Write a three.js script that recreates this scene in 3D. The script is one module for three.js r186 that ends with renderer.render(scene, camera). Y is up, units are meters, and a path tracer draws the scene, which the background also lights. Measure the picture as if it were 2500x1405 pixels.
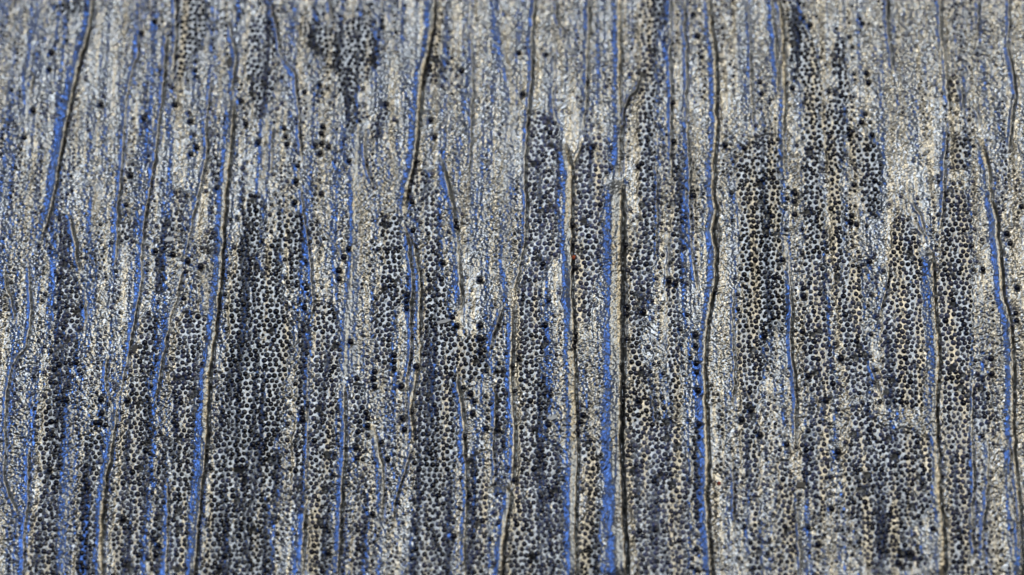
import * as THREE from 'three';
import { RectAreaLightUniformsLib } from 'three/addons/lights/RectAreaLightUniformsLib.js';
import { ImprovedNoise } from 'three/addons/math/ImprovedNoise.js';
import { mergeVertices } from 'three/addons/utils/BufferGeometryUtils.js';

// ------------------------------------------------------------------ camera, surround, lamps, exposure
RectAreaLightUniformsLib.init();
const scene = new THREE.Scene();
scene.background = new THREE.Color().setRGB(0.014, 0.014, 0.015);
const PX = 4e-5;                       // one photograph pixel at the focus = 0.04 mm on the sheet
const IW = 2500, IH = 1405;
const DIST = 0.26, TILT = 20 * Math.PI / 180, SIDE = 0.03;
const FOV = 2 * Math.atan(IH / 2 * PX / DIST);
const camera = new THREE.PerspectiveCamera(FOV * 180 / Math.PI, IW / IH, 0.01, 10);
camera.position.set(DIST * SIDE, DIST * Math.cos(TILT), DIST * Math.sin(TILT));
camera.up.set(-0.012, 0, -1);
camera.lookAt(0, 0, 0);
camera.focus = DIST * 0.994;
camera.userData.fStop = 13;
camera.updateMatrixWorld(true);

const renderer = new THREE.WebGLRenderer({ antialias: true });
renderer.setSize(1024, 575);
renderer.toneMapping = THREE.LinearToneMapping;
renderer.toneMappingExposure = 1.0;
renderer.shadowMap.enabled = true;

const MIRROR = new THREE.Vector3(0, Math.cos(TILT), -Math.sin(TILT));   // where a flat, shiny sheet sends the camera's line of sight
function lamp(label, deg, fore, dist, w, h, rgb, power) {
  const d = MIRROR.clone().applyAxisAngle(new THREE.Vector3(1, 0, 0), -fore * Math.PI / 180);
  const a = deg * Math.PI / 180;
  const dir = new THREE.Vector3(Math.sin(a), d.y * Math.cos(a), d.z * Math.cos(a));
  const g = new THREE.Group(); g.name = 'softbox_lamp'; g.position.copy(dir.clone().multiplyScalar(dist));
  g.up.set(0, 0, -1); g.lookAt(0, 0, 0);
  g.userData = { label, category: 'lamp' };
  const col = new THREE.Color().setRGB(...rgb);
  const body = new THREE.Mesh(new THREE.BoxGeometry(w + 0.02, h + 0.02, 0.05), new THREE.MeshStandardMaterial({ color: 0x151515, roughness: 0.7 }));
  body.name = 'housing'; body.position.z = -0.028; g.add(body);
  const face = new THREE.Mesh(new THREE.PlaneGeometry(w, h), new THREE.MeshStandardMaterial({ color: 0x222222, emissive: col, emissiveIntensity: 0.4 }));
  face.name = 'diffuser_panel'; g.add(face);
  scene.add(g);
  const l = new THREE.RectAreaLight(col, power, w, h);
  l.position.copy(dir.clone().multiplyScalar(dist - 0.004)); l.lookAt(0, 0, 0); scene.add(l);
}
lamp('neutral white softbox lamp facing the sheet from above its far edge', -1, 3, 0.7, 0.17, 0.24, [0.84, 0.92, 1], 6.3);
lamp('warm cream softbox lamp facing the sheet from the upper right', 35, 2, 0.7, 0.11, 0.34, [1, 0.87, 0.63], 7.8);
lamp('blue softbox lamp facing the sheet from the lower left', -69, 0, 0.7, 0.11, 0.36, [0.13, 0.32, 1.0], 7.4);

// ------------------------------------------------------------------ helpers
let seed = 12345;
const rnd = () => { seed = (seed * 1664525 + 1013904223) >>> 0; return seed / 4294967296; };
const noise = new ImprovedNoise();
const N = (x, y, k = 0) => noise.noise(x, y, k + 0.37);
const clamp = (v, a, b) => v < a ? a : v > b ? b : v;
const ss = t => { t = clamp(t, 0, 1); return t * t * (3 - 2 * t); };
// photograph pixel -> point of the sheet's plane, in units of PX
const _v = new THREE.Vector3();
function at(px, py) {
  _v.set(px / IW * 2 - 1, 1 - py / IH * 2, 0.5).unproject(camera).sub(camera.position);
  const t = -camera.position.y / _v.y;
  return [(camera.position.x + _v.x * t) / PX, (camera.position.z + _v.z * t) / PX];
}

// ------------------------------------------------------------------ the sheet's grid: 2 px inside the frame, coarser towards the rim
const STEP = 2.05;
function axis(core, rim) {
  const out = []; const n = Math.ceil(core / STEP);
  for (let i = -n; i <= n; i++) out.push(i * STEP);
  let s = STEP, e = n * STEP;
  while (e < rim) { s = Math.min(s * 1.12, 16); e += s; out.push(e); out.unshift(-e); }
  return Float64Array.from(out);
}
const XS = axis(1330, 2300), ZS = axis(830, 1500), NX = XS.length, NZ = ZS.length;
function find(A, v) { let lo = 0, hi = A.length - 1; while (lo < hi) { const m = (lo + hi) >> 1; if (A[m] < v) lo = m + 1; else hi = m; } return lo; }
const H = new Float32Array(NX * NZ);          // height, in PX units
const GR = new Float32Array(NX * NZ).fill(1);  // how much grain
const ST = new Float32Array(NX * NZ);          // streakiness along the ridges
const LAB = new Int16Array(NX * NZ);           // which part a vertex belongs to

// ------------------------------------------------------------------ ridges: [kind, pixel path]
const ridges = [];
function R(kind, wL, wc, A, pts, label) { ridges.push({ kind, wL, wc, A, pts, label }); }
// full ridges: blue-lit left flank, crest, steep dark right side
R('full', 17, 8, 10, [226, -40, 222, 0, 212, 78, 191, 154, 171, 239, 154, 325, 137, 420, 126, 480, 116, 518, 102, 559, 85, 607], 'slanting ridge with a smooth tan crest at the upper left');
R('full', 14, 3, 6, [340, -40, 337, 60, 335, 130, 321, 171, 307, 232, 302, 290, 298, 359, 292, 444, 287, 500, 284, 562, 282, 624, 273, 670]);
R('full', 17, 3, 8, [404, 60, 402, 130, 398, 205, 394, 246, 384, 325, 377, 393, 363, 471, 350, 545, 345, 603, 343, 682, 333, 750, 320, 819, 311, 870, 298, 935, 287, 970, 280, 1003]);
R('full', 18, 13, 10, [278, 990, 278, 1027, 266, 1113, 256, 1164, 247, 1250, 246, 1369, 244, 1450]);
R('dark', 10, 5, 5, [262, 860, 255, 900, 255, 925, 262, 975, 270, 1000]);
R('full', 9, 8, 6, [424, -40, 424, 0, 427, 85, 423, 137, 418, 181, 412, 215]);
R('dark', 10, 4, 6, [516, 185, 506, 256, 499, 307, 504, 369, 492, 427, 482, 480, 471, 528, 458, 590, 444, 648]);
R('full', 18, 5, 9, [446, 640, 436, 692, 427, 740, 415, 780, 408, 819, 397, 870, 388, 920, 380, 960, 374, 1000]);
R('dark', 8, 8, 6, [556, 30, 560, 80, 572, 140, 566, 190, 566, 240]);
R('full', 15, 11, 10, [566, 235, 562, 300, 556, 376, 549, 444, 541, 530, 537, 600, 533, 680, 527, 733, 520, 802, 508, 887, 503, 938, 500, 1027, 492, 1130, 484, 1198, 476, 1301, 468, 1403, 462, 1460], 'long tan ridge with a bright blue flank, running from the upper left to the lower left');
R('dark', 10, 5, 6, [70, 700, 72, 767, 61, 846, 31, 887, 16, 938, 9, 1027, 8, 1113, 4, 1160, 17, 1205, 34, 1243, 40, 1290]);
R('full', 9, 3, 5, [62, 620, 68, 680, 69, 716, 66, 765]);
R('dark', 8, 4, 5, [5, 640, 14, 706, 28, 750, 33, 800]);
R('dark', 6, 4, 5, [68, 1090, 66, 1130, 66, 1215, 57, 1300, 54, 1405, 52, 1450]);
R('dark', 10, 7, 6, [160, 515, 168, 530, 174, 560, 181, 597, 185, 640, 190, 658, 200, 665, 216, 660]);
R('dark', 5, 3, 4, [222, 631, 236, 651, 262, 658]);
R('dark', 8, 5, 6, [650, -20, 658, 17, 671, 68, 680, 120, 694, 155, 716, 180, 719, 222, 726, 273, 731, 359, 736, 400]);
R('dark', 8, 3, 4, [664, 300, 660, 359, 661, 410, 656, 445]);
R('dark', 8, 4, 5, [730, 440, 740, 528, 753, 614, 758, 682, 762, 750, 756, 800]);
R('full', 20, 8, 9, [1062, -40, 1057, 0, 1053, 68, 1039, 137, 1029, 191, 1021, 256, 1014, 325, 1007, 393, 998, 440, 988, 480, 985, 530], 'narrow tan ridge with a dark right edge at the upper middle');
R('full', 10, 3, 7, [982, 535, 988, 565, 994, 597, 999, 640, 1004, 690, 1000, 760, 1001, 829, 997, 887, 991, 938, 988, 990, 990, 1040, 994, 1085]);
R('dark', 10, 10, 6, [990, 560, 1006, 605, 1018, 660, 1024, 710, 1023, 760, 1020, 802, 1024, 850, 1020, 890, 1012, 930, 1002, 985, 1000, 1015, 1006, 1045, 1004, 1090]);
R('full', 20, 7, 8, [1064, 370, 1078, 410, 1088, 444, 1097, 478, 1105, 530, 1112, 573, 1118, 640, 1122, 700, 1125, 755, 1123, 790]);
R('dark', 7, 3, 4, [1146, -20, 1146, 70, 1150, 137, 1153, 212, 1150, 273, 1148, 350, 1143, 444, 1140, 500]);
R('blue', 20, 0, 6, [1218, 40, 1224, 102, 1238, 205, 1242, 307, 1232, 376, 1237, 427, 1228, 477, 1234, 545, 1224, 631, 1230, 692, 1226, 735]);
R('full', 16, 5, 9, [1232, 735, 1217, 780, 1205, 815, 1196, 850, 1192, 880]);
R('full', 13, 9, 9, [1250, 730, 1250, 767, 1248, 836, 1245, 904, 1246, 935, 1250, 1000, 1253, 1060, 1253, 1113, 1248, 1164, 1243, 1205]);
R('full', 15, 3, 8, [1206, 930, 1207, 1027, 1203, 1096, 1205, 1164, 1200, 1190]);
R('full', 14, 17, 11, [1190, 1210, 1205, 1196, 1228, 1197, 1240, 1212, 1238, 1240, 1230, 1280, 1224, 1340, 1221, 1405, 1220, 1460]);
R('full', 16, 4, 9, [1308, -40, 1305, 0, 1300, 51, 1297, 137, 1293, 219, 1287, 273, 1284, 330, 1281, 376, 1280, 444, 1283, 528, 1278, 600, 1266, 660, 1256, 705, 1254, 730]);
R('dark', 9, 4, 5, [1352, -20, 1354, 0, 1360, 58, 1372, 75, 1395, 100]);
R('full', 14, 3, 6, [1352, 110, 1352, 160, 1349, 239, 1350, 280, 1360, 310, 1368, 340]);
R('full', 17, 5, 9, [1438, -40, 1437, 0, 1435, 68, 1431, 154, 1429, 239, 1425, 280, 1420, 330]);
R('full', 13, 14, 8, [1372, 345, 1382, 380, 1389, 430, 1388, 478, 1388, 597, 1388, 699, 1391, 767, 1394, 870, 1396, 938, 1400, 1062, 1401, 1130, 1398, 1215, 1396, 1301, 1398, 1403, 1400, 1460], 'pale ridge down the middle that forks near its upper end');
R('dark', 6, 8, 5, [1420, 335, 1412, 365, 1402, 395, 1396, 430]);
R('full', 20, 12, 9, [1512, -40, 1510, 34, 1511, 110, 1508, 188, 1510, 239, 1510, 342, 1507, 444], '');
R('full', 25, 24, 15, [1507, 430, 1503, 500, 1503, 580, 1503, 699, 1502, 750, 1502, 836, 1502, 938, 1501, 1027, 1499, 1096, 1503, 1181, 1506, 1250, 1511, 1335, 1514, 1403, 1516, 1460], 'broadest ridge, with a tan crest and the brightest blue flank, right of the middle');
R('dark', 7, 4, 6, [1572, 170, 1561, 191, 1551, 225, 1533, 241, 1522, 273, 1518, 307, 1516, 380, 1517, 440]);
R('dark', 5, 3, 6, [1521, 470, 1524, 560, 1522, 650, 1526, 740, 1524, 830, 1522, 930]);
R('full', 12, 4, 7, [1634, -40, 1634, 20, 1636, 109, 1632, 147, 1637, 222, 1635, 290, 1638, 393, 1640, 450]);
R('dark', 9, 5, 6, [1640, -25, 1649, 0, 1668, 27, 1667, 68, 1675, 120, 1674, 171, 1672, 239, 1676, 325, 1681, 410, 1681, 480, 1684, 562, 1688, 624, 1698, 692, 1702, 720]);
R('full', 12, 7, 10, [1727, -40, 1727, 0, 1732, 68, 1741, 120, 1745, 222, 1744, 273, 1747, 314, 1742, 359, 1737, 444, 1738, 480, 1743, 528, 1737, 552, 1736, 585, 1742, 620, 1740, 692, 1730, 744, 1723, 790, 1718, 853, 1717, 938, 1720, 1027, 1724, 1130, 1720, 1215, 1724, 1267, 1733, 1403, 1736, 1460], 'long narrow ridge with a black right edge, right of the broadest ridge');
R('dark', 5, 3, 6, [1744, 535, 1753, 560, 1752, 590, 1745, 625]);
R('dark', 8, 3, 4, [1824, -20, 1824, 10, 1828, 85, 1834, 222, 1838, 290, 1840, 330]);
R('full', 20, 6, 7, [1882, -40, 1884, 17, 1884, 51, 1890, 85, 1893, 137, 1897, 188, 1900, 256]);
R('dark', 7, 12, 6, [1890, -20, 1905, 40, 1912, 154, 1914, 222, 1910, 307, 1911, 393, 1913, 440]);
R('dark', 9, 6, 9, [2160, -40, 2162, 0, 2164, 51, 2169, 102, 2174, 143, 2185, 190]);
R('full', 10, 8, 8, [2296, -40, 2296, 0, 2293, 51, 2297, 102, 2309, 164, 2313, 239, 2322, 285, 2328, 300]);
R('full', 9, 5, 6, [2308, 290, 2309, 342, 2303, 410, 2303, 478, 2298, 535, 2290, 580]);
R('dark', 8, 5, 6, [2222, 485, 2232, 505, 2246, 532, 2263, 586, 2272, 598]);
R('full', 11, 6, 6, [2225, 535, 2240, 552, 2252, 574, 2262, 600]);
R('full', 24, 10, 9, [2262, 600, 2272, 624, 2272, 682, 2277, 733, 2282, 802, 2287, 870, 2284, 938, 2280, 1010, 2285, 1096, 2289, 1147, 2292, 1232, 2298, 1301, 2300, 1403, 2301, 1460], 'pale ridge at the right that starts below a dark fork');
R('full', 10, 4, 7, [2388, -40, 2388, 0, 2387, 68, 2386, 110]);
R('full', 9, 3, 6, [2378, 240, 2388, 280, 2396, 320]);
R('full', 11, 8, 9, [2394, 330, 2400, 365, 2408, 410, 2416, 478, 2426, 528, 2432, 580, 2438, 640, 2445, 716, 2459, 785, 2466, 853, 2469, 921, 2469, 1027, 2474, 1110, 2478, 1164, 2485, 1267, 2491, 1386, 2494, 1460], 'long ridge with a black right edge near the right side');
R('full', 14, 14, 6, [2432, 1048, 2446, 1060, 2458, 1100, 2464, 1170, 2470, 1232, 2478, 1330, 2482, 1410]);
R('dark', 8, 5, 10, [2462, -40, 2462, 0, 2460, 68, 2457, 120, 2468, 171, 2477, 239, 2471, 273, 2464, 342, 2460, 380]);
R('dark', 6, 4, 6, [2345, 200, 2350, 240, 2352, 290]);
R('full', 12, 5, 9, [1915, 575, 1921, 600, 1926, 665, 1930, 767, 1928, 836, 1936, 921, 1940, 960, 1941, 1010, 1938, 1096, 1934, 1125]);
R('dark', 8, 4, 5, [1946, 1190, 1947, 1284, 1951, 1352, 1956, 1420]);
R('dark', 6, 3, 4, [2172, 640, 2167, 682, 2154, 744, 2146, 790]);
R('dark', 6, 4, 5, [2120, 880, 2133, 925, 2150, 969, 2158, 990]);
R('dark', 6, 6, 4, [403, 1170, 407, 1215, 405, 1300, 404, 1400, 402, 1450]);
R('blue', 12, 0, 5, [400, 1290, 400, 1330, 394, 1405, 390, 1450]);
R('blue', 15, 8, 6, [878, 300, 872, 393, 866, 450, 864, 520, 864, 590, 858, 650, 848, 760, 846, 850, 843, 930]);
R('full', 17, 6, 10, [838, 930, 838, 993, 838, 1062, 836, 1130, 831, 1215, 828, 1300, 826, 1360, 822, 1403, 820, 1460]);
R('dark', 6, 4, 4, [752, 860, 748, 930, 746, 976, 748, 1062, 745, 1147, 744, 1200]);
R('full', 17, 8, 9, [746, 1215, 742, 1250, 739, 1310, 737, 1360, 736, 1420]);
R('full', 14, 12, 6, [900, 1030, 912, 1060, 922, 1110, 930, 1181, 929, 1240, 926, 1300]);
R('full', 16, 6, 9, [1113, 900, 1118, 960, 1127, 1010, 1130, 1060, 1132, 1113, 1137, 1198, 1134, 1267, 1132, 1352, 1134, 1420]);
R('dark', 5, 2, 4, [780, 558, 797, 576, 811, 593, 823, 614, 827, 641]);
R('dark', 7, 4, 5, [892, 300, 888, 359, 893, 410, 907, 448, 915, 470]);
R('blue', 10, 0, 5, [934, 375, 946, 400, 956, 430, 958, 490]);
R('dark', 6, 3, 5, [1600, 400, 1602, 460, 1602, 590, 1601, 640]);
R('full', 8, 3, 4, [1634, 560, 1628, 640, 1626, 700, 1631, 760]);
R('dark', 7, 3, 5, [1582, 930, 1588, 959, 1595, 1010, 1602, 1048]);
R('blue', 9, 0, 5, [1623, 760, 1624, 830, 1624, 900]);
R('full', 11, 3, 5, [1672, 440, 1672, 480, 1672, 520]);
R('full', 10, 3, 5, [1668, 230, 1667, 280, 1668, 320]);
R('dark', 6, 4, 5, [1785, 1100, 1787, 1164, 1790, 1250, 1790, 1300]);
R('blue', 10, 3, 6, [1824, 1220, 1826, 1300, 1826, 1390]);
R('full', 8, 2, 5, [1820, 930, 1826, 970, 1834, 1000]);
R('blue', 11, 3, 6, [57, 140, 60, 200, 62, 260, 62, 320]);
R('blue', 12, 3, 6, [96, -20, 92, 60, 82, 110]);
R('dark', 10, 8, 6, [66, 165, 76, 185, 74, 215, 66, 240]);
R('dark', 8, 5, 6, [38, -30, 32, 8, 20, 30]);
R('blue', 12, 0, 5, [1796, 420, 1796, 500, 1804, 540]);
R('blue', 14, 0, 5, [226, 430, 224, 500, 220, 570, 214, 610]);
R('blue', 12, 0, 5, [640, 250, 636, 330, 632, 420, 626, 500]);
R('full', 9, 3, 5, [205, 700, 206, 780, 202, 830]);
R('blue', 10, 3, 5, [160, 980, 162, 1060, 158, 1150, 152, 1250, 148, 1405]);
R('blue', 9, 2, 5, [492, 650, 496, 720, 490, 800]);
R('dark', 8, 5, 6, [2376, 930, 2374, 1010, 2372, 1090, 2376, 1170, 2372, 1260, 2378, 1380]);
R('full', 10, 5, 8, [2408, 1060, 2412, 1130, 2406, 1220, 2398, 1290, 2402, 1410]);
R('blue', 11, 4, 6, [2272, 820, 2270, 900]);
R('dark', 6, 3, 5, [1712, 1240, 1711, 1290]);
R('full', 13, 3, 7, [806, -40, 804, 10, 808, 50, 802, 70]);
R('blue', 14, 3, 6, [324, -30, 322, 0, 320, 50]);
R('dark', 7, 4, 5, [927, -20, 930, 20, 926, 50]);
R('dark', 7, 4, 4, [1790, 700, 1786, 800, 1792, 900, 1786, 1000]);
R('dark', 7, 4, 4, [2090, 500, 2100, 560]);
R('dark', 8, 4, 5, [964, 1300, 960, 1250, 972, 1190, 990, 1140, 1003, 1085].reverse().reduce((a, v, i, s) => (i % 2 ? a.push(v, s[i - 1]) : 0, a), []));
// ridges that go on beyond the frame
for (const s of [-1, 1]) for (let k = 0; k < 9; k++) {
  const x = s > 0 ? 2545 + k * 66 + rnd() * 30 : -50 - k * 66 - rnd() * 30, t = rnd() * 30;
  R('full', 12 + rnd() * 10, 4 + rnd() * 8, 6 + rnd() * 5, [x + t, -350, x + rnd() * 16, 200, x - t, 700, x + rnd() * 16, 1200, x + t, 1800]);
}

// low swells, long in the direction of the ridges
for (let j = 0; j < NZ; j++) for (let i = 0; i < NX; i++) {
  const x = XS[i], z = ZS[j];
  H[j * NX + i] = 7 * N(x / 120, z / 700, 3) + 6.6 * N(x / 36, z / 330, 9) + 1.7 * N(x / 15, z / 150, 17);
}
function smoothPath(pts) {
  const P = [];
  for (let i = 0; i < pts.length; i += 2) { const [x, z] = at(pts[i], pts[i + 1]); P.push(new THREE.Vector3(x, 0, z)); }
  const c = new THREE.CatmullRomCurve3(P, false, 'centripetal');
  const n = Math.max(8, Math.ceil(c.getLength() / 9));
  return c.getSpacedPoints(n);
}
const dist = new Float32Array(NX * NZ), along = new Float32Array(NX * NZ), mark = new Int16Array(NX * NZ);
ridges.forEach((r, ri) => {
  if (!r.label && r.kind !== 'blue') { r.wL *= 0.6; r.A *= 0.7; r.wc *= 0.62; } else if (r.kind === 'blue') { r.A *= 0.7; r.wL *= 0.7; }
  const k = ri + 1, P = smoothPath(r.pts), n = P.length - 1, touched = [];
  const wR = r.kind === 'blue' ? 20 : Math.max(3.6, r.A * 0.42), wT = r.kind === 'blue' ? 10 : r.kind === 'full' ? 30 : 20;
  const reach = Math.max(r.wL, wR + wT) + r.wc / 2 + 6;
  for (let s = 0; s < n; s++) {
    const a = P[s], b = P[s + 1], dx = b.x - a.x, dz = b.z - a.z, L2 = dx * dx + dz * dz, L = Math.sqrt(L2);
    if (L < 1e-6) continue;
    const i0 = find(XS, Math.min(a.x, b.x) - reach), i1 = find(XS, Math.max(a.x, b.x) + reach);
    const j0 = find(ZS, Math.min(a.z, b.z) - reach), j1 = find(ZS, Math.max(a.z, b.z) + reach);
    for (let j = j0; j <= j1; j++) for (let i = i0; i <= i1; i++) {
      const ox = XS[i] - a.x, oz = ZS[j] - a.z;
      let t = (ox * dx + oz * dz) / L2;
      if ((t < -0.02 && s > 0) || (t > 1.02 && s < n - 1)) { if (t < -0.6 || t > 1.6) continue; }
      const tc = clamp(t, 0, 1), ex = ox - dx * tc, ez = oz - dz * tc;
      let d = Math.hypot(ex, ez);
      if (d > reach) continue;
      const side = (dx * oz - dz * ox) / L <= 0 ? 1 : -1;      // walking down the picture, the right-hand side of the picture is +
      const q = j * NX + i;
      if (mark[q] !== k) { mark[q] = k; dist[q] = 1e9; touched.push(q); }
      if (d < Math.abs(dist[q])) { dist[q] = d * side; along[q] = (s + tc) / n * n; }
    }
  }
  const len = P.reduce((a, p, i) => i ? a + p.distanceTo(P[i - 1]) : 0, 0);
  for (const q of touched) {
    const i = q % NX, j = (q / NX) | 0, x = XS[i], z = ZS[j];
    const sAt = along[q] * 9, end = Math.min(sAt, len - sAt);
    const wob = Math.max(0.12, 1 + (r.label ? 0.5 : 1.15) * N(sAt / 120, k * 7.3, 1)) + 0.06 * N(sAt / 25, k * 3.1, 5);
    const amp = r.A * ss(end / (r.kind === 'dark' ? 45 : 75)) * wob;
    const d = dist[q] + 3.2 * N(sAt / 26, k * 5.7, 2) + 1.2 * N(sAt / 13, k * 2.9, 6) + 1.5 * N(x / 6, z / 9, 23);
    const wL = r.wL * (1 + 0.65 * N(sAt / 34, k * 9.1, 8)), c = r.wc / 2;
    let h;
    if (d < -c) { const t = clamp((d + c + wL) / wL, 0, 1); h = t * t * (1.6 - 0.6 * t) ; }
    else if (d < c) h = 1 + 0.06 * (1 - (d / (c + 0.01)) ** 2);
    else if (r.kind === 'blue') h = 1 - ss((d - c) / wR);
    else {
      const foot = 0.26;
      const t = (d - c) / wR;
      h = t < 1 ? 1 - (1 - foot) * ss(t) : foot * (1 - ss((d - c - wR) / wT));
      const g0 = d - c - wR * 0.7, gw = (r.kind === 'dark' ? 3.4 : 3.8) + 0.12 * r.A + (r.wc > 20 ? 2 : 0);
      if (g0 > 0 && g0 < gw) h -= (r.kind === 'dark' ? 3.6 : 2.8) * (1 - g0 / gw);   // the crack along its foot: sheer on the ridge's side
    }
    H[q] += amp * h;
    const on = d > -c - wL * 0.85 && d < c + wR + 1 && end > 8;
    if (on) { LAB[q] = k; }
    if (d > -c - 1 && d < c + 2) { GR[q] = Math.min(GR[q], 0.55); ST[q] = Math.max(ST[q], r.wc > 6 ? 1 : 0.45); }
    else if (d > -c - wL && d <= -c - 1) { GR[q] = Math.max(GR[q], 1.05); }
  }
});

// ------------------------------------------------------------------ where the beads lie
const beds = [];
function C(...rows) { beds.push(rows); }
C([10, 165, 215], [24, 170, 212]);
C([20, 650, 690], [55, 610, 670], [120, 605, 672], [170, 605, 672], [220, 610, 665], [260, 620, 645], [282, 625, 638]);
C([45, 740, 770], [65, 732, 800], [90, 735, 805], [110, 750, 802], [132, 775, 800]);
C([45, 850, 900], [70, 815, 912], [100, 812, 915], [155, 808, 918], [170, 825, 900], [195, 822, 885], [225, 830, 870], [245, 840, 868], [285, 845, 868], [318, 850, 865]);
C([80, 1050, 1072], [110, 1050, 1074], [122, 1046, 1062], [155, 1042, 1072], [198, 1034, 1070]);
C([-10, 430, 500], [40, 432, 500], [80, 435, 495], [120, 435, 480], [150, 430, 460], [188, 418, 445]);
C([25, 1928, 1944], [60, 1924, 1958], [100, 1928, 1985], [140, 1930, 1990], [170, 1955, 2000], [230, 1965, 2010], [290, 1965, 2000], [345, 1965, 2000], [420, 1960, 2000], [500, 1965, 2008], [560, 1970, 2010], [660, 1962, 2010], [740, 1980, 2018], [830, 1965, 2020], [910, 1970, 2030], [950, 1978, 2060], [985, 2000, 2020]);
C([100, 2038, 2065], [170, 2030, 2065], [195, 2050, 2075], [230, 2040, 2075], [260, 2010, 2055], [300, 2010, 2060], [340, 2015, 2055], [400, 2025, 2055], [505, 2030, 2052]);
C([320, 2068, 2085], [350, 2075, 2140], [380, 2078, 2150], [420, 2105, 2150], [490, 2108, 2152], [525, 2118, 2140]);
C([510, 2035, 2055], [600, 2035, 2052], [622, 2035, 2065], [660, 2040, 2100], [740, 2045, 2100], [820, 2050, 2110], [920, 2065, 2120], [960, 2070, 2115]);
C([340, 1845, 1895], [390, 1802, 1895], [430, 1800, 1898], [510, 1810, 1905], [620, 1808, 1908], [720, 1812, 1915], [780, 1812, 1918], [800, 1802, 1870], [880, 1805, 1865], [950, 1808, 1850], [992, 1820, 1845]);
C([535, 2192, 2218], [560, 2182, 2232], [620, 2180, 2245], [700, 2165, 2248], [800, 2158, 2250], [900, 2155, 2250], [990, 2165, 2258]);
C([1005, 2078, 2110], [1040, 2075, 2150], [1070, 2078, 2262], [1130, 2065, 2272], [1180, 2062, 2270], [1230, 2068, 2270], [1290, 2095, 2210], [1380, 2120, 2260]);
C([470, 2310, 2360], [570, 2302, 2365], [680, 2292, 2372], [800, 2296, 2370], [900, 2302, 2366], [1050, 2310, 2366]);
C([1060, 2312, 2370], [1150, 2318, 2366], [1300, 2320, 2368], [1400, 2320, 2368]);
C([930, 2382, 2420], [1000, 2380, 2424], [1050, 2382, 2420]);
C([198, 2318, 2338], [245, 2320, 2338]);
C([340, 2330, 2362], [405, 2328, 2360]);
C([-10, 1565, 1625], [50, 1565, 1620], [90, 1565, 1600], [190, 1562, 1598], [255, 1565, 1595], [330, 1560, 1595], [440, 1562, 1595], [520, 1565, 1598], [600, 1555, 1597], [632, 1532, 1595], [700, 1540, 1585], [785, 1538, 1570], [795, 1548, 1560], [860, 1536, 1568], [910, 1540, 1580], [950, 1540, 1585]);
C([960, 1528, 1588], [1010, 1527, 1592], [1050, 1522, 1660], [1160, 1526, 1680], [1270, 1550, 1680], [1400, 1560, 1670]);
C([388, 1642, 1668], [460, 1642, 1665], [580, 1642, 1662], [650, 1642, 1665], [700, 1632, 1650], [850, 1634, 1655], [940, 1630, 1660], [1014, 1640, 1660]);
C([280, 1290, 1345], [320, 1290, 1360], [420, 1288, 1368], [520, 1294, 1350], [610, 1288, 1365], [650, 1300, 1340], [690, 1266, 1310], [790, 1268, 1320], [840, 1266, 1340], [880, 1262, 1300], [970, 1275, 1345], [1070, 1270, 1310], [1100, 1272, 1372], [1190, 1262, 1370], [1300, 1248, 1370], [1410, 1245, 1374]);
C([340, 1425, 1478], [420, 1404, 1478], [530, 1402, 1466], [620, 1402, 1460], [655, 1402, 1462], [700, 1402, 1440], [780, 1404, 1440]);
C([1080, 1412, 1456], [1150, 1428, 1460], [1250, 1440, 1462], [1300, 1412, 1458], [1410, 1412, 1462]);
C([528, 674, 735], [580, 682, 740], [612, 700, 738], [628, 710, 725]);
C([590, 660, 685], [690, 655, 680], [720, 640, 690]);
C([552, 753, 776], [592, 752, 776]);
C([630, 702, 720], [660, 704, 725], [695, 697, 722]);
C([480, 602, 632], [560, 592, 632], [640, 577, 628], [680, 567, 640], [720, 562, 690], [800, 557, 705], [900, 545, 700], [960, 530, 690], [1050, 524, 682], [1100, 522, 665], [1150, 522, 660], [1200, 515, 645], [1300, 510, 655], [1410, 500, 655]);
C([1110, 662, 685], [1180, 650, 685], [1230, 660, 670]);
C([745, 768, 800], [780, 768, 828], [820, 766, 826], [900, 764, 826], [950, 762, 824], [1050, 758, 815], [1140, 758, 810], [1215, 752, 806], [1250, 758, 804], [1330, 758, 806], [1390, 752, 800]);
C([785, 732, 750], [870, 728, 748], [940, 724, 742], [1020, 728, 742], [1055, 718, 742], [1150, 714, 740], [1200, 712, 740], [1245, 720, 734]);
C([540, 932, 974], [610, 930, 975], [632, 942, 974], [655, 930, 980], [700, 932, 985], [730, 920, 975], [780, 917, 955], [870, 914, 950], [892, 926, 944]);
C([465, 1032, 1060], [540, 1036, 1060], [565, 1040, 1070], [585, 1056, 1074], [620, 1040, 1070], [700, 1038, 1085], [770, 1038, 1085], [795, 1036, 1095], [840, 1032, 1130], [920, 1030, 1108], [1000, 1014, 1105], [1100, 1012, 1108], [1200, 1012, 1105], [1300, 1008, 1102], [1410, 1004, 1100]);
C([822, 1140, 1180], [850, 1120, 1180], [890, 1120, 1188], [920, 1130, 1170]);
C([1120, 1146, 1172], [1180, 1148, 1190], [1270, 1142, 1188], [1410, 1142, 1186]);
C([920, 1210, 1228], [1000, 1212, 1228], [1100, 1210, 1232]);
C([948, 864, 878], [1000, 862, 892], [1030, 862, 898], [1060, 866, 882], [1124, 862, 884]);
C([1175, 866, 885], [1260, 864, 892], [1310, 868, 892], [1410, 864, 882]);
C([535, 146, 160], [570, 146, 168], [640, 142, 165], [670, 142, 175], [720, 140, 185], [770, 132, 190], [860, 127, 185], [890, 122, 170], [970, 112, 160], [1060, 102, 148], [1160, 94, 140], [1210, 104, 145], [1260, 82, 135], [1310, 74, 135], [1410, 72, 130]);
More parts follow.
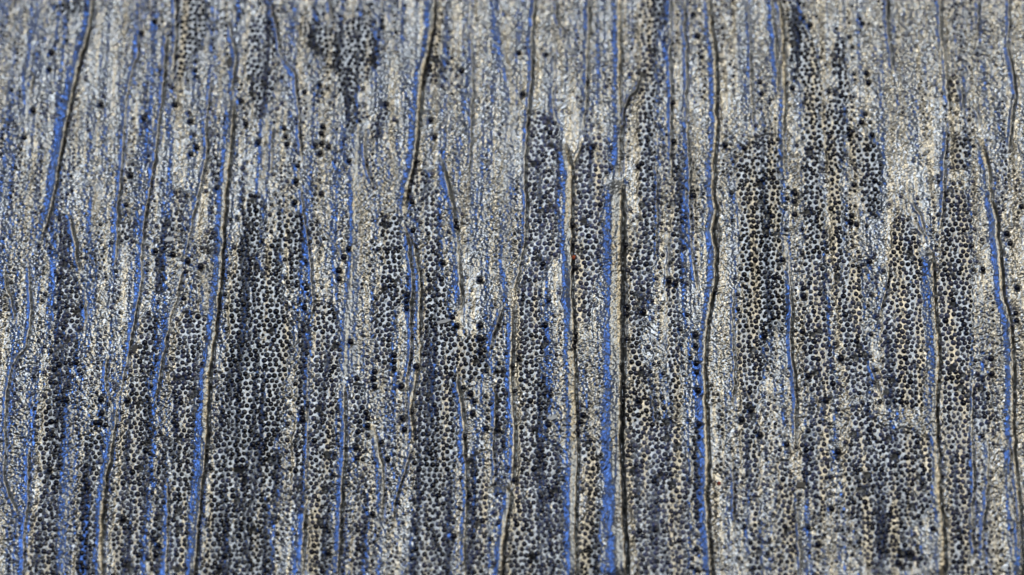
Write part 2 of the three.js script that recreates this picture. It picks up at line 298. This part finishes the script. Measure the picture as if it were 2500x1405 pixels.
C([1078, 208, 242], [1120, 202, 238], [1220, 190, 230], [1310, 194, 228], [1410, 180, 225]);
C([930, 320, 350], [990, 312, 360], [1040, 304, 370], [1140, 296, 360], [1190, 284, 355], [1280, 287, 345], [1320, 270, 340], [1410, 282, 335]);
C([780, 345, 382], [850, 338, 370], [905, 326, 362]);
C([1075, 392, 420], [1180, 382, 400], [1290, 372, 396], [1395, 364, 388]);
C([780, 442, 500], [840, 432, 495], [890, 427, 488], [950, 417, 482], [1060, 417, 474], [1150, 420, 466], [1270, 417, 452], [1390, 412, 448]);
C([542, 398, 430], [562, 398, 430], [580, 396, 408]);
C([595, 392, 420], [630, 377, 395], [705, 380, 400]);
C([472, 434, 452], [520, 424, 445], [560, 432, 448]);
C([545, 294, 325], [585, 296, 322]);
C([568, 510, 530], [615, 506, 528]);
C([425, 1010, 1040], [445, 998, 1062], [478, 998, 1020]);
C([283, 925, 942], [300, 910, 942], [335, 903, 920]);
C([935, 1812, 1850], [1000, 1812, 1838], [1040, 1808, 1850], [1130, 1818, 1855], [1185, 1826, 1845]);
C([1225, 1834, 1848], [1290, 1832, 1850], [1410, 1832, 1858]);
C([1000, 1977, 2005], [1050, 1962, 2020], [1150, 1957, 2025], [1200, 1967, 2010], [1255, 1990, 2015]);
C([1135, 1902, 1925], [1200, 1907, 1932], [1300, 1899, 1938], [1410, 1894, 1940]);
C([1055, 1692, 1708], [1180, 1690, 1708], [1265, 1694, 1710]);
C([1240, 1258, 1290], [1300, 1255, 1250]);

const beads = [];                    // {x, z, r, single}
const hash = new Map(), cellOf = v => Math.floor(v / 24);
function fits(x, z, r, slack) {
  for (let a = -1; a <= 1; a++) for (let b = -1; b <= 1; b++)
    for (const o of hash.get((cellOf(x) + a) * 5000 + cellOf(z) + b) || [])
      if (Math.hypot(o.x - x, o.z - z) < (o.r + r) * slack) return false;
  return true;
}
function addBead(x, z, r, bed, single) {
  const o = { x, z, r, bed, single }; beads.push(o); enter(o);
}
function block(x, z, r) { enter({ x, z, r }); }
function enter(o) {
  const { x, z } = o;
  const key = cellOf(x) * 5000 + cellOf(z);
  if (!hash.has(key)) hash.set(key, []);
  hash.get(key).push(o);
}
// single beads standing clear of the beds, pixel pairs
const singles = [
  120, 171, 80, 270, 125, 130, 477, 173, 378, 55, 345, 82, 246, 255, 350, 289, 318, 427, 465, 297, 480, 362, 466, 378, 589, 248, 600, 304, 632, 350, 530, 460, 427, 260, 58, 337,
  781, 208, 943, 258, 1052, 294, 1061, 335, 1127, 173, 693, 314, 697, 333, 700, 352, 787, 309, 784, 326, 770, 355, 784, 350, 801, 357, 781, 374, 630, 348, 726, 405, 852, 395, 933, 51, 933, 68, 1020, 396, 743, 225, 722, 442,
  1693, 38, 1703, 91, 1713, 143, 1267, 132, 1276, 232, 1334, 135, 1855, 202, 1860, 229, 1771, 355, 1817, 362, 1448, 359, 1643, 253, 1645, 347, 1558, 407,
  2116, 179, 2121, 202, 2106, 60, 1962, 48, 1978, 65, 1935, 215, 2104, 299, 2113, 279, 2130, 328, 1939, 471, 2085, 451, 2075, 328,
  307, 501, 379, 614, 422, 624, 458, 638, 448, 730, 186, 887, 489, 651, 454, 665,
  1006, 494, 1008, 564, 839, 629, 827, 662, 828, 682, 743, 752, 856, 836, 748, 706, 994, 720, 994, 737, 994, 754, 1172, 684, 1105, 778, 1115, 798, 1112, 542, 1114, 557, 871, 925, 914, 908, 912, 926, 1016, 897, 962, 901, 962, 884, 962, 868, 784, 474, 1170, 826, 1173, 860, 1173, 795, 851, 609, 719, 494, 1081, 644,
  1693, 480, 1529, 600, 1397, 551, 1397, 595, 1530, 750, 1532, 829, 1698, 819, 1698, 846, 1404, 656, 1331, 795, 1701, 890, 1701, 911, 1649, 691, 1633, 684, 1571, 762, 1266, 877, 1401, 849, 1746, 713, 1529, 767, 1405, 817, 1403, 833,
  1940, 474, 1939, 494, 1940, 525, 1911, 636, 2079, 527, 2077, 543, 2092, 548, 2123, 639, 2400, 658, 2458, 573, 2466, 597, 2484, 703, 2480, 767, 2482, 785, 1962, 706, 1962, 724, 1959, 810, 1973, 918, 2053, 875, 1867, 819, 2420, 877, 2422, 914, 2495, 504,
  246, 976, 248, 1010, 244, 1033, 232, 1033, 311, 978, 386, 1332, 378, 1318, 299, 1267, 120, 1147, 162, 978,
  914, 944, 980, 944, 982, 1022, 987, 1050, 946, 1123, 931, 1080, 897, 1040, 897, 1022, 909, 1255, 1134, 1067, 1154, 1010, 1187, 1048, 1146, 1210, 799, 1349, 1108, 1311, 868, 1094, 871, 1121, 738, 1024, 736, 1008, 1158, 980, 1149, 962, 1131, 948, 1216, 1050,
  1703, 956, 1706, 1038, 1424, 1016, 1418, 1033, 1339, 1039, 1257, 1174, 1701, 1342, 1834, 1002, 1855, 1062, 1810, 1026, 1520, 975, 1559, 980, 1701, 1393, 1411, 1055,
  2017, 978, 1921, 1086, 2046, 1104, 2031, 1243, 2198, 1359, 2278, 1294, 2194, 1375, 2216, 1352, 1998, 1330, 1975, 1290];
for (let i = 0; i < singles.length; i += 2) {
  const [x, z] = at(singles[i], singles[i + 1]);
  addBead(x, z, 7.0 + rnd() * 1.7, -1, true);
}
const pits = [];
const bedOf = new Int16Array(NX * NZ);
beds.forEach((rows, b) => {
  const y0 = rows[0][0] - 4, y1 = rows[rows.length - 1][0] + 4, pitch = 12.9 + rnd() * 1.2;
  const span = y => {
    let k = 0; while (k < rows.length - 2 && rows[k + 1][0] < y) k++;
    const [a, l0, r0] = rows[k], [c, l1, r1] = rows[k + 1], t = clamp((y - a) / (c - a), 0, 1);
    const w = 7 * N(y / 30, b * 3.3, 4) + 5 * N(y / 13, b * 2.3, 8);
    return [l0 + (l1 - l0) * t + w, r0 + (r1 - r0) * t + 9 * N(y / 26, b * 4.7, 7) + 6 * N(y / 12, b * 1.7, 9)];
  };
  let odd = b % 2;
  for (let y = y0; y <= y1; y += pitch * 0.87, odd ^= 1) {
    const [l, r] = span(y);
    const shift = 4 * N(y / 60, b, 3);
    for (let x = l + 5 + (odd ? pitch / 2 : 0) + shift; x < r - 3; x += pitch) {
      const jx = x + (rnd() - 0.5) * 3.8, jy = y + (rnd() - 0.5) * 3.8 + 8 * N(x / 45, y / 60, b);
      const edge = Math.min(x - l, r - x, (jy - y0) * 0.4, (y1 - jy) * 0.4);
      if (edge < 12 && rnd() < 0.42 - edge * 0.03) continue;
      if (N(jx / 17, jy / 75, b * 1.9) > 0.2) continue;            // film still covers these
      if (rnd() < 0.03) { const p = at(jx, jy); pits.push(p); block(p[0], p[1], 5.5); continue; }
      const [px, pz] = at(jx, jy);
      const rad = 6.2 + rnd() * 1.2 + (rnd() < 0.1 ? 0.9 : 0);
      if (N(px / 17, pz / 75, b * 1.9) > 0.2) continue;
    if (ST[find(ZS, pz) * NX + find(XS, px)] < 0.1 && fits(px, pz, rad, 0.8)) addBead(px, pz, rad, b, false);
    }
  }
  // smaller beads in the gaps
  const area = rows.reduce((a, r, i) => i ? a + (r[2] - r[1]) * (r[0] - rows[i - 1][0]) : 0, 0);
  for (let t = 0; t < area / 14; t++) {
    const y = y0 + rnd() * (y1 - y0), [l, r] = span(y), [px, pz] = at(l + 1 + rnd() * (r - l), y), rad = 4.3 + rnd() * 2.2;
    if (ST[find(ZS, pz) * NX + find(XS, px)] < 0.3 && fits(px, pz, rad, 0.84)) addBead(px, pz, rad, b, false);
  }
});
// the film sinks a little wherever beads lie close together
const SINK = new Float32Array(NX * NZ);
for (const o of beads) {
  if (o.bed < 0) continue;
  const R2 = o.r + 5, j0 = find(ZS, o.z - R2), j1 = find(ZS, o.z + R2), i0 = find(XS, o.x - R2), i1 = find(XS, o.x + R2);
  for (let j = j0; j <= j1; j++) for (let i = i0; i <= i1; i++) {
    const d = Math.hypot(XS[i] - o.x, ZS[j] - o.z), q = j * NX + i;
    if (d < R2) { SINK[q] = Math.max(SINK[q], ss((R2 - d) / 5)); if (d < o.r + 3.2) { bedOf[q] = o.bed + 1; GR[q] = Math.min(GR[q], 0.14); } }
  }
}
for (let q = 0; q < NX * NZ; q++) H[q] -= 2.8 * SINK[q];
// stray beads and half-buried bumps near the beds
{
  let tries = 0, made = 0;
  while (made < 620 && tries++ < 12000) {
    const o = beads[Math.floor(rnd() * beads.length)], a = rnd() * 6.283, d = 15 + rnd() * rnd() * 34;
    const x = o.x + Math.cos(a) * d, z = o.z + Math.sin(a) * d * 1.6, r = 5.4 + rnd() * 1.8;
    if (!LAB[find(ZS, z) * NX + find(XS, x)] && fits(x, z, r, 0.92)) { addBead(x, z, r, -1, false); made++; }
  }
}
// streaks of small, half-buried beads all over the film
for (let t = 0, made = 0; t < 60000 && made < 2300; t++) {
  const px = rnd() * IW, py = rnd() * IH, [x, z] = at(px, py), r = 4.4 + rnd() * 2.0;
  let bare = py < 480 && px > 930 && px < 1260 || py < 300 && px > 200 && px < 420 || py < 420 && px > 2180 && px < 2300;
  const f = N(x / 30, z / 210, 131) + 0.6 * N(x / 13, z / 70, 137) - (bare ? 0.35 : py < 350 ? 0.06 : 0);
  if (f < 0.24 || LAB[find(ZS, z) * NX + find(XS, x)]) continue;
  if (fits(x, z, r, 0.86)) { addBead(x, z, r, -2, false); made++; }
}
// bumps: beads wholly under the film
const bumps = [];
for (let k = 0; k < 9000; k++) {
  const x = (rnd() - 0.5) * 2700, z = (rnd() - 0.5) * 1660, r = 4.5 + rnd() * 2.5;
  if (N(x / 90, z / 260, 31) < -0.05 - z * 2.5e-4) continue;
  if (ST[find(ZS, z) * NX + find(XS, x)] + ST[find(ZS, z) * NX + find(XS, x - 7)] + ST[find(ZS, z) * NX + find(XS, x + 7)] < 0.1 && fits(x, z, r, 1.05)) bumps.push([x, z, r]);
}
const sample = (x, z) => H[find(ZS, z) * NX + find(XS, x)];
for (const o of beads) {
  let s = 0, n = 0; const j0 = find(ZS, o.z - 6), j1 = find(ZS, o.z + 6), i0 = find(XS, o.x - 6), i1 = find(XS, o.x + 6);
  for (let j = j0; j <= j1; j++) for (let i = i0; i <= i1; i++) { s += H[j * NX + i]; n++; }
  o.y = s / Math.max(n, 1) + o.r * (o.single ? 0.28 : o.bed === -2 ? -0.5 + 0.6 * rnd() : -0.14 + 0.32 * rnd());
}
// the film climbs a little way up each bead
const MEN = new Float32Array(NX * NZ);
for (const o of beads) {
  const R2 = o.r + 5;
  const j0 = find(ZS, o.z - R2), j1 = find(ZS, o.z + R2), i0 = find(XS, o.x - R2), i1 = find(XS, o.x + R2);
  for (let j = j0; j <= j1; j++) for (let i = i0; i <= i1; i++) {
    const d = Math.hypot(XS[i] - o.x, ZS[j] - o.z), q = j * NX + i;
    if (d < R2) { GR[q] *= 0.75 + 0.25 * ss((d - o.r) / 5); MEN[q] = Math.max(MEN[q], d < o.r * 0.7 ? 0 : (o.single ? 2.4 : 1.9) * Math.exp(-Math.max(0, d - o.r) / 1.8)); }
  }
}
for (const [x, z] of pits) {                       // gaps where a bead has fallen out
  const j0 = find(ZS, z - 9), j1 = find(ZS, z + 9), i0 = find(XS, x - 9), i1 = find(XS, x + 9);
  for (let j = j0; j <= j1; j++) for (let i = i0; i <= i1; i++) {
    const d = Math.hypot(XS[i] - x, ZS[j] - z);
    if (d < 9) { H[j * NX + i] -= 13 * ss((9 - d) / 5); MEN[j * NX + i] *= ss(d / 9); }
  }
}
for (const [x, z, r] of bumps) {
  const j0 = find(ZS, z - r), j1 = find(ZS, z + r), i0 = find(XS, x - r), i1 = find(XS, x + r);
  for (let j = j0; j <= j1; j++) for (let i = i0; i <= i1; i++) {
    const d2 = ((XS[i] - x) ** 2 + (ZS[j] - z) ** 2) / (r * r);
    if (d2 < 1) { H[j * NX + i] += 4.2 * (1 - d2) - 1.4; GR[j * NX + i] *= 0.35; }
  }
}
// grain: pitted, curled, slightly drawn out along the ridges
const TONE = new Float32Array(NX * NZ);
for (let j = 0; j < NZ; j++) for (let i = 0; i < NX; i++) {
  const x = XS[i], z = ZS[j], q = j * NX + i;
  const patch = clamp(0.78 + 0.75 * N(x / 105, z / 260, 41) + 0.3 * N(x / 40, z / 90, 43), 0.3, 1.25);
  const g1 = N(x / 6.1, z / 7.3, 51) * 2.4, g2 = N(x / 4.4, z / 5.2, 61) * 2.0, g3 = Math.abs(N(x / 13, z / 17, 71)) * 1.9;
  const st = N(x / 4.6, z / 90, 81) * 1.7 + N(x / 9, z / 160, 87) * 1.8;
  H[q] += (rnd() - 0.5) * 2.35 * (0.05 + 0.9 * GR[q]) + MEN[q] + GR[q] * patch * (g1 + g2 + g3) + ST[q] * st * 0.3 + 0.35 * st * GR[q] + (bedOf[q] ? 0.4 : 1.9) * Math.abs(N(x / 10, z / 190, 93)) * (1 - 0.6 * ST[q]);
  TONE[q] = N(x / 7, z / 9, 91);
}

// ------------------------------------------------------------------ build the sheet and its parts from the one height field
const sheet = new THREE.Group(); sheet.name = 'silver_sheet';
sheet.userData = { label: 'silver-grey metallic sheet with raised lengthwise ridges and dark beads, filling the whole picture', category: 'metal sheet' };
scene.add(sheet);
const NRM = new Float32Array(NX * NZ * 3);
for (let j = 0; j < NZ; j++) for (let i = 0; i < NX; i++) {
  const a = Math.max(i - 1, 0), b = Math.min(i + 1, NX - 1), c = Math.max(j - 1, 0), d = Math.min(j + 1, NZ - 1), q = j * NX + i;
  const sx = (H[j * NX + b] - H[j * NX + a]) / (XS[b] - XS[a]), sz = (H[d * NX + i] - H[c * NX + i]) / (ZS[d] - ZS[c]);
  const l = Math.hypot(sx, sz, 1);
  NRM[q * 3] = -sx / l; NRM[q * 3 + 1] = 1 / l; NRM[q * 3 + 2] = -sz / l;
}
const NR = ridges.length, groups = new Map();
for (let j = 0; j < NZ - 1; j++) for (let i = 0; i < NX - 1; i++) {
  const q = j * NX + i;
  let k = LAB[q] ? LAB[q] : bedOf[q] ? NR + bedOf[q] : 0;
  if (!groups.has(k)) groups.set(k, []);
  groups.get(k).push(q);
}
const filmMat = new THREE.MeshPhysicalMaterial({ color: 0xffffff, vertexColors: true, metalness: 1, roughness: 0.3 });
const bedMat = new THREE.MeshPhysicalMaterial({ color: 0xe0e0e0, vertexColors: true, metalness: 1, roughness: 0.34 });
const ridgeMat = new THREE.MeshPhysicalMaterial({ color: 0xffffff, vertexColors: true, metalness: 1, roughness: 0.38 });
const local = new Int32Array(NX * NZ);
function patchMesh(name, cells, mat, crest) {
  local.fill(-1);
  const pos = [], nor = [], col = [], idx = [];
  const vert = q => {
    if (local[q] >= 0) return local[q];
    const i = q % NX, j = (q / NX) | 0;
    pos.push(XS[i] * PX, H[q] * PX, ZS[j] * PX); nor.push(NRM[q * 3], NRM[q * 3 + 1], NRM[q * 3 + 2]);
    const t = TONE[q], w = crest ? ST[q] : 0;
    col.push(0.615 + 0.10 * t - 0.08 * w, 0.63 + 0.09 * t - 0.11 * w, 0.65 + 0.05 * t - 0.17 * w);
    return local[q] = pos.length / 3 - 1;
  };
  for (const q of cells) {
    const a = vert(q), b = vert(q + 1), c = vert(q + NX), d = vert(q + NX + 1);
    idx.push(a, c, b, b, c, d);
  }
  const g = new THREE.BufferGeometry();
  g.setAttribute('position', new THREE.Float32BufferAttribute(pos, 3));
  g.setAttribute('normal', new THREE.Float32BufferAttribute(nor, 3));
  g.setAttribute('color', new THREE.Float32BufferAttribute(col, 3));
  g.setIndex(idx);
  const m = new THREE.Mesh(g, mat); m.name = name; m.castShadow = m.receiveShadow = true;
  sheet.add(m);
  return m;
}
for (const [k, cells] of [...groups].sort((a, b) => a[0] - b[0])) {
  if (k === 0) patchMesh('metal_film', cells, filmMat, false);
  else if (k <= NR) { const m = patchMesh('ridge', cells, ridgeMat, true); if (ridges[k - 1].label) m.userData.label = ridges[k - 1].label; }
  else patchMesh('bead_bed', cells, bedMat, false);
}
// the sheet's thickness, under the film
{
  const w = (XS[NX - 1] - XS[0]) * PX, d = (ZS[NZ - 1] - ZS[0]) * PX;
  const m = new THREE.Mesh(new THREE.BoxGeometry(w, 0.0025, d), new THREE.MeshStandardMaterial({ color: 0x55524c, metalness: 0.6, roughness: 0.6 }));
  m.name = 'backing_plate'; m.position.y = -0.0025; m.receiveShadow = true; sheet.add(m);
}

// ------------------------------------------------------------------ beads
const beadGeo = mergeVertices(new THREE.SphereGeometry(1, 18, 12).deleteAttribute('uv'));
beadGeo.computeVertexNormals();
const beadMats = [0, 1, 2].map(k => new THREE.MeshPhysicalMaterial({ color: new THREE.Color().setRGB(0.012 + 0.006 * k, 0.014 + 0.006 * k, 0.026 + 0.009 * k), roughness: 0.12 + 0.06 * k, metalness: 0, ior: 1.55 }));
const inView = o => { _v.set(o.x * PX, 0, o.z * PX).project(camera); return Math.abs(_v.x) < 1 && Math.abs(_v.y) < 1; };
const ranked = beads.filter(inView).sort((a, b) => (b.single - a.single) || b.r * (1 + b.z * 4e-5) - a.r * (1 + a.z * 4e-5));
const own = new Set(ranked.slice(0, 300));
for (const o of own) {
  const m = new THREE.Mesh(beadGeo, beadMats[Math.floor(rnd() * 3)]);
  m.name = 'bead'; m.position.set(o.x * PX, o.y * PX, o.z * PX); m.scale.set(o.r * PX, o.r * PX * 0.94, o.r * PX);
  m.rotation.y = rnd() * 6; m.castShadow = m.receiveShadow = true; sheet.add(m);
}
const rest = beads.filter(o => !own.has(o));
const fill = new THREE.InstancedMesh(beadGeo, new THREE.MeshPhysicalMaterial({ color: 0xffffff, roughness: 0.26, metalness: 0.15, ior: 1.6, clearcoat: 0.6, clearcoatRoughness: 0.12 }), rest.length);
fill.name = 'small_beads'; fill.userData = { kind: 'stuff' }; fill.castShadow = fill.receiveShadow = true;
const M4 = new THREE.Matrix4(), Q = new THREE.Quaternion(), S3 = new THREE.Vector3(), P3 = new THREE.Vector3(), colr = new THREE.Color();
rest.forEach((o, k) => {
  Q.setFromAxisAngle(new THREE.Vector3(0, 1, 0), rnd() * 6);
  M4.compose(P3.set(o.x * PX, o.y * PX, o.z * PX), Q, S3.set(o.r * PX, o.r * PX * 0.92, o.r * PX));
  fill.setMatrixAt(k, M4);
  _v.set(o.x * PX, 0, o.z * PX).project(camera);
  const bx = (_v.x + 1) / 2 * IW, by = (1 - _v.y) / 2 * IH;
  // how much paint clings to the beads differs from bed to bed
  let coat = clamp(1 + 1.1 * N(bx / 120, by / 220, 151), 0.4, 1.8);
  if (bx > 1265 && bx < 1480 && by < 720) coat = 2.1;
  else if (bx > 1800 && bx < 1925 && by > 400 && by < 800) coat = 0.35;
  else if (bx > 540 && bx < 740 && by > 470 && by < 1150) coat = 0.5;
  else if (bx > 1900 && bx < 2160 && by < 620) coat = 0.5;
  else if (bx > 1515 && bx < 1685 && by > 1040) coat = 1.8;
  const t = rnd(), v = coat * (t < 0.35 ? 0.02 + 0.02 * rnd() : t < 0.8 ? 0.05 + 0.08 * rnd() : 0.14 + 0.09 * rnd());
  fill.setColorAt(k, colr.setRGB(v * 0.95, v * 1.02, v * (t < 0.75 ? 1.6 : 1.2)));
});
sheet.add(fill);
// bits of loosened film
function flake(px, py, a, pts, mat) {
  const sh = new THREE.Shape(); pts.forEach(([u, v], k) => k ? sh.lineTo(u, v) : sh.moveTo(u, v)); sh.closePath();
  const g = new THREE.ExtrudeGeometry(sh, { depth: 0.8, bevelEnabled: true, bevelSize: 0.5, bevelThickness: 0.5, bevelSegments: 2, steps: 1 });
  g.rotateX(-Math.PI / 2); g.rotateY(a); g.scale(PX, PX, PX);
  const [x, z] = at(px, py), m = new THREE.Mesh(g, mat);
  m.name = 'film_flake'; m.position.set(x * PX, (sample(x, z) + 2.2) * PX, z * PX); m.rotation.z = (rnd() - 0.5) * 0.3; m.rotation.x = (rnd() - 0.5) * 0.3;
  m.castShadow = m.receiveShadow = true; sheet.add(m);
}
const flakeMat = new THREE.MeshPhysicalMaterial({ color: new THREE.Color().setRGB(0.72, 0.72, 0.7), metalness: 0.6, roughness: 0.5 });
const dullMat = new THREE.MeshStandardMaterial({ color: new THREE.Color().setRGB(0.16, 0.155, 0.14), metalness: 0.2, roughness: 0.6 });
flake(413, 587, 0.1, [[-13, -3], [-4, -6], [9, -5], [13, 1], [6, 6], [-6, 5]], flakeMat);
flake(1086, 786, 0.2, [[-22, -4], [0, -5], [20, -2], [21, 2], [2, 3], [-20, 2]], flakeMat);
flake(945, 512, -0.3, [[-16, 1], [-4, -5], [12, -3], [18, 3], [2, 5], [-9, 5]], flakeMat);
flake(329, 852, 1.3, [[-12, -3], [6, -7], [12, 0], [5, 6], [-8, 4]], dullMat);
flake(566, 152, 0.4, [[-13, -8], [2, -14], [14, -5], [12, 9], [-2, 14], [-14, 6]], dullMat);
flake(1348, 1020, 0.2, [[-12, -3], [-3, -8], [10, -6], [12, 2], [3, 4], [-4, 0], [-9, 6]], flakeMat);
flake(1956, 1184, 0.1, [[-12, -6], [4, -8], [13, 0], [6, 7], [-9, 6]], dullMat);
console.log('bumps', bumps.length, 'beads', beads.length, 'grid', NX, NZ, 'ridges', NR, 'beds', beds.length);

// ------------------------------------------------------------------ specks lying on the sheet
function speck(name, label, category, px, py, r, color) {
  const [x, z] = at(px, py), g = new THREE.IcosahedronGeometry(1, 2).deleteAttribute('uv').deleteAttribute('normal');
  const mg = mergeVertices(g), p = mg.attributes.position;
  for (let k = 0; k < p.count; k++) { const s = 1 + 0.5 * N(p.getX(k) * 1.3 + px, p.getY(k) * 1.3, p.getZ(k) * 1.3); p.setXYZ(k, p.getX(k) * s, p.getY(k) * s * 0.6, p.getZ(k) * s); }
  mg.computeVertexNormals();
  const m = new THREE.Mesh(mg, new THREE.MeshStandardMaterial({ color: new THREE.Color().setRGB(...color), roughness: 0.6 }));
  m.name = name; m.scale.setScalar(r * PX); m.position.set(x * PX, (sample(x, z) + r * 0.35) * PX, z * PX); m.castShadow = true;
  m.userData = { label, category };
  scene.add(m);
}
speck('orange_speck', 'tiny orange speck beside the pale ridge down the middle', 'speck', 1401, 629, 5, [0.75, 0.17, 0.07]);
speck('orange_speck_001', 'tiny reddish speck at the lower right of the long black-edged ridge', 'speck', 1756, 1181, 4, [0.55, 0.14, 0.09]);

renderer.render(scene, camera);
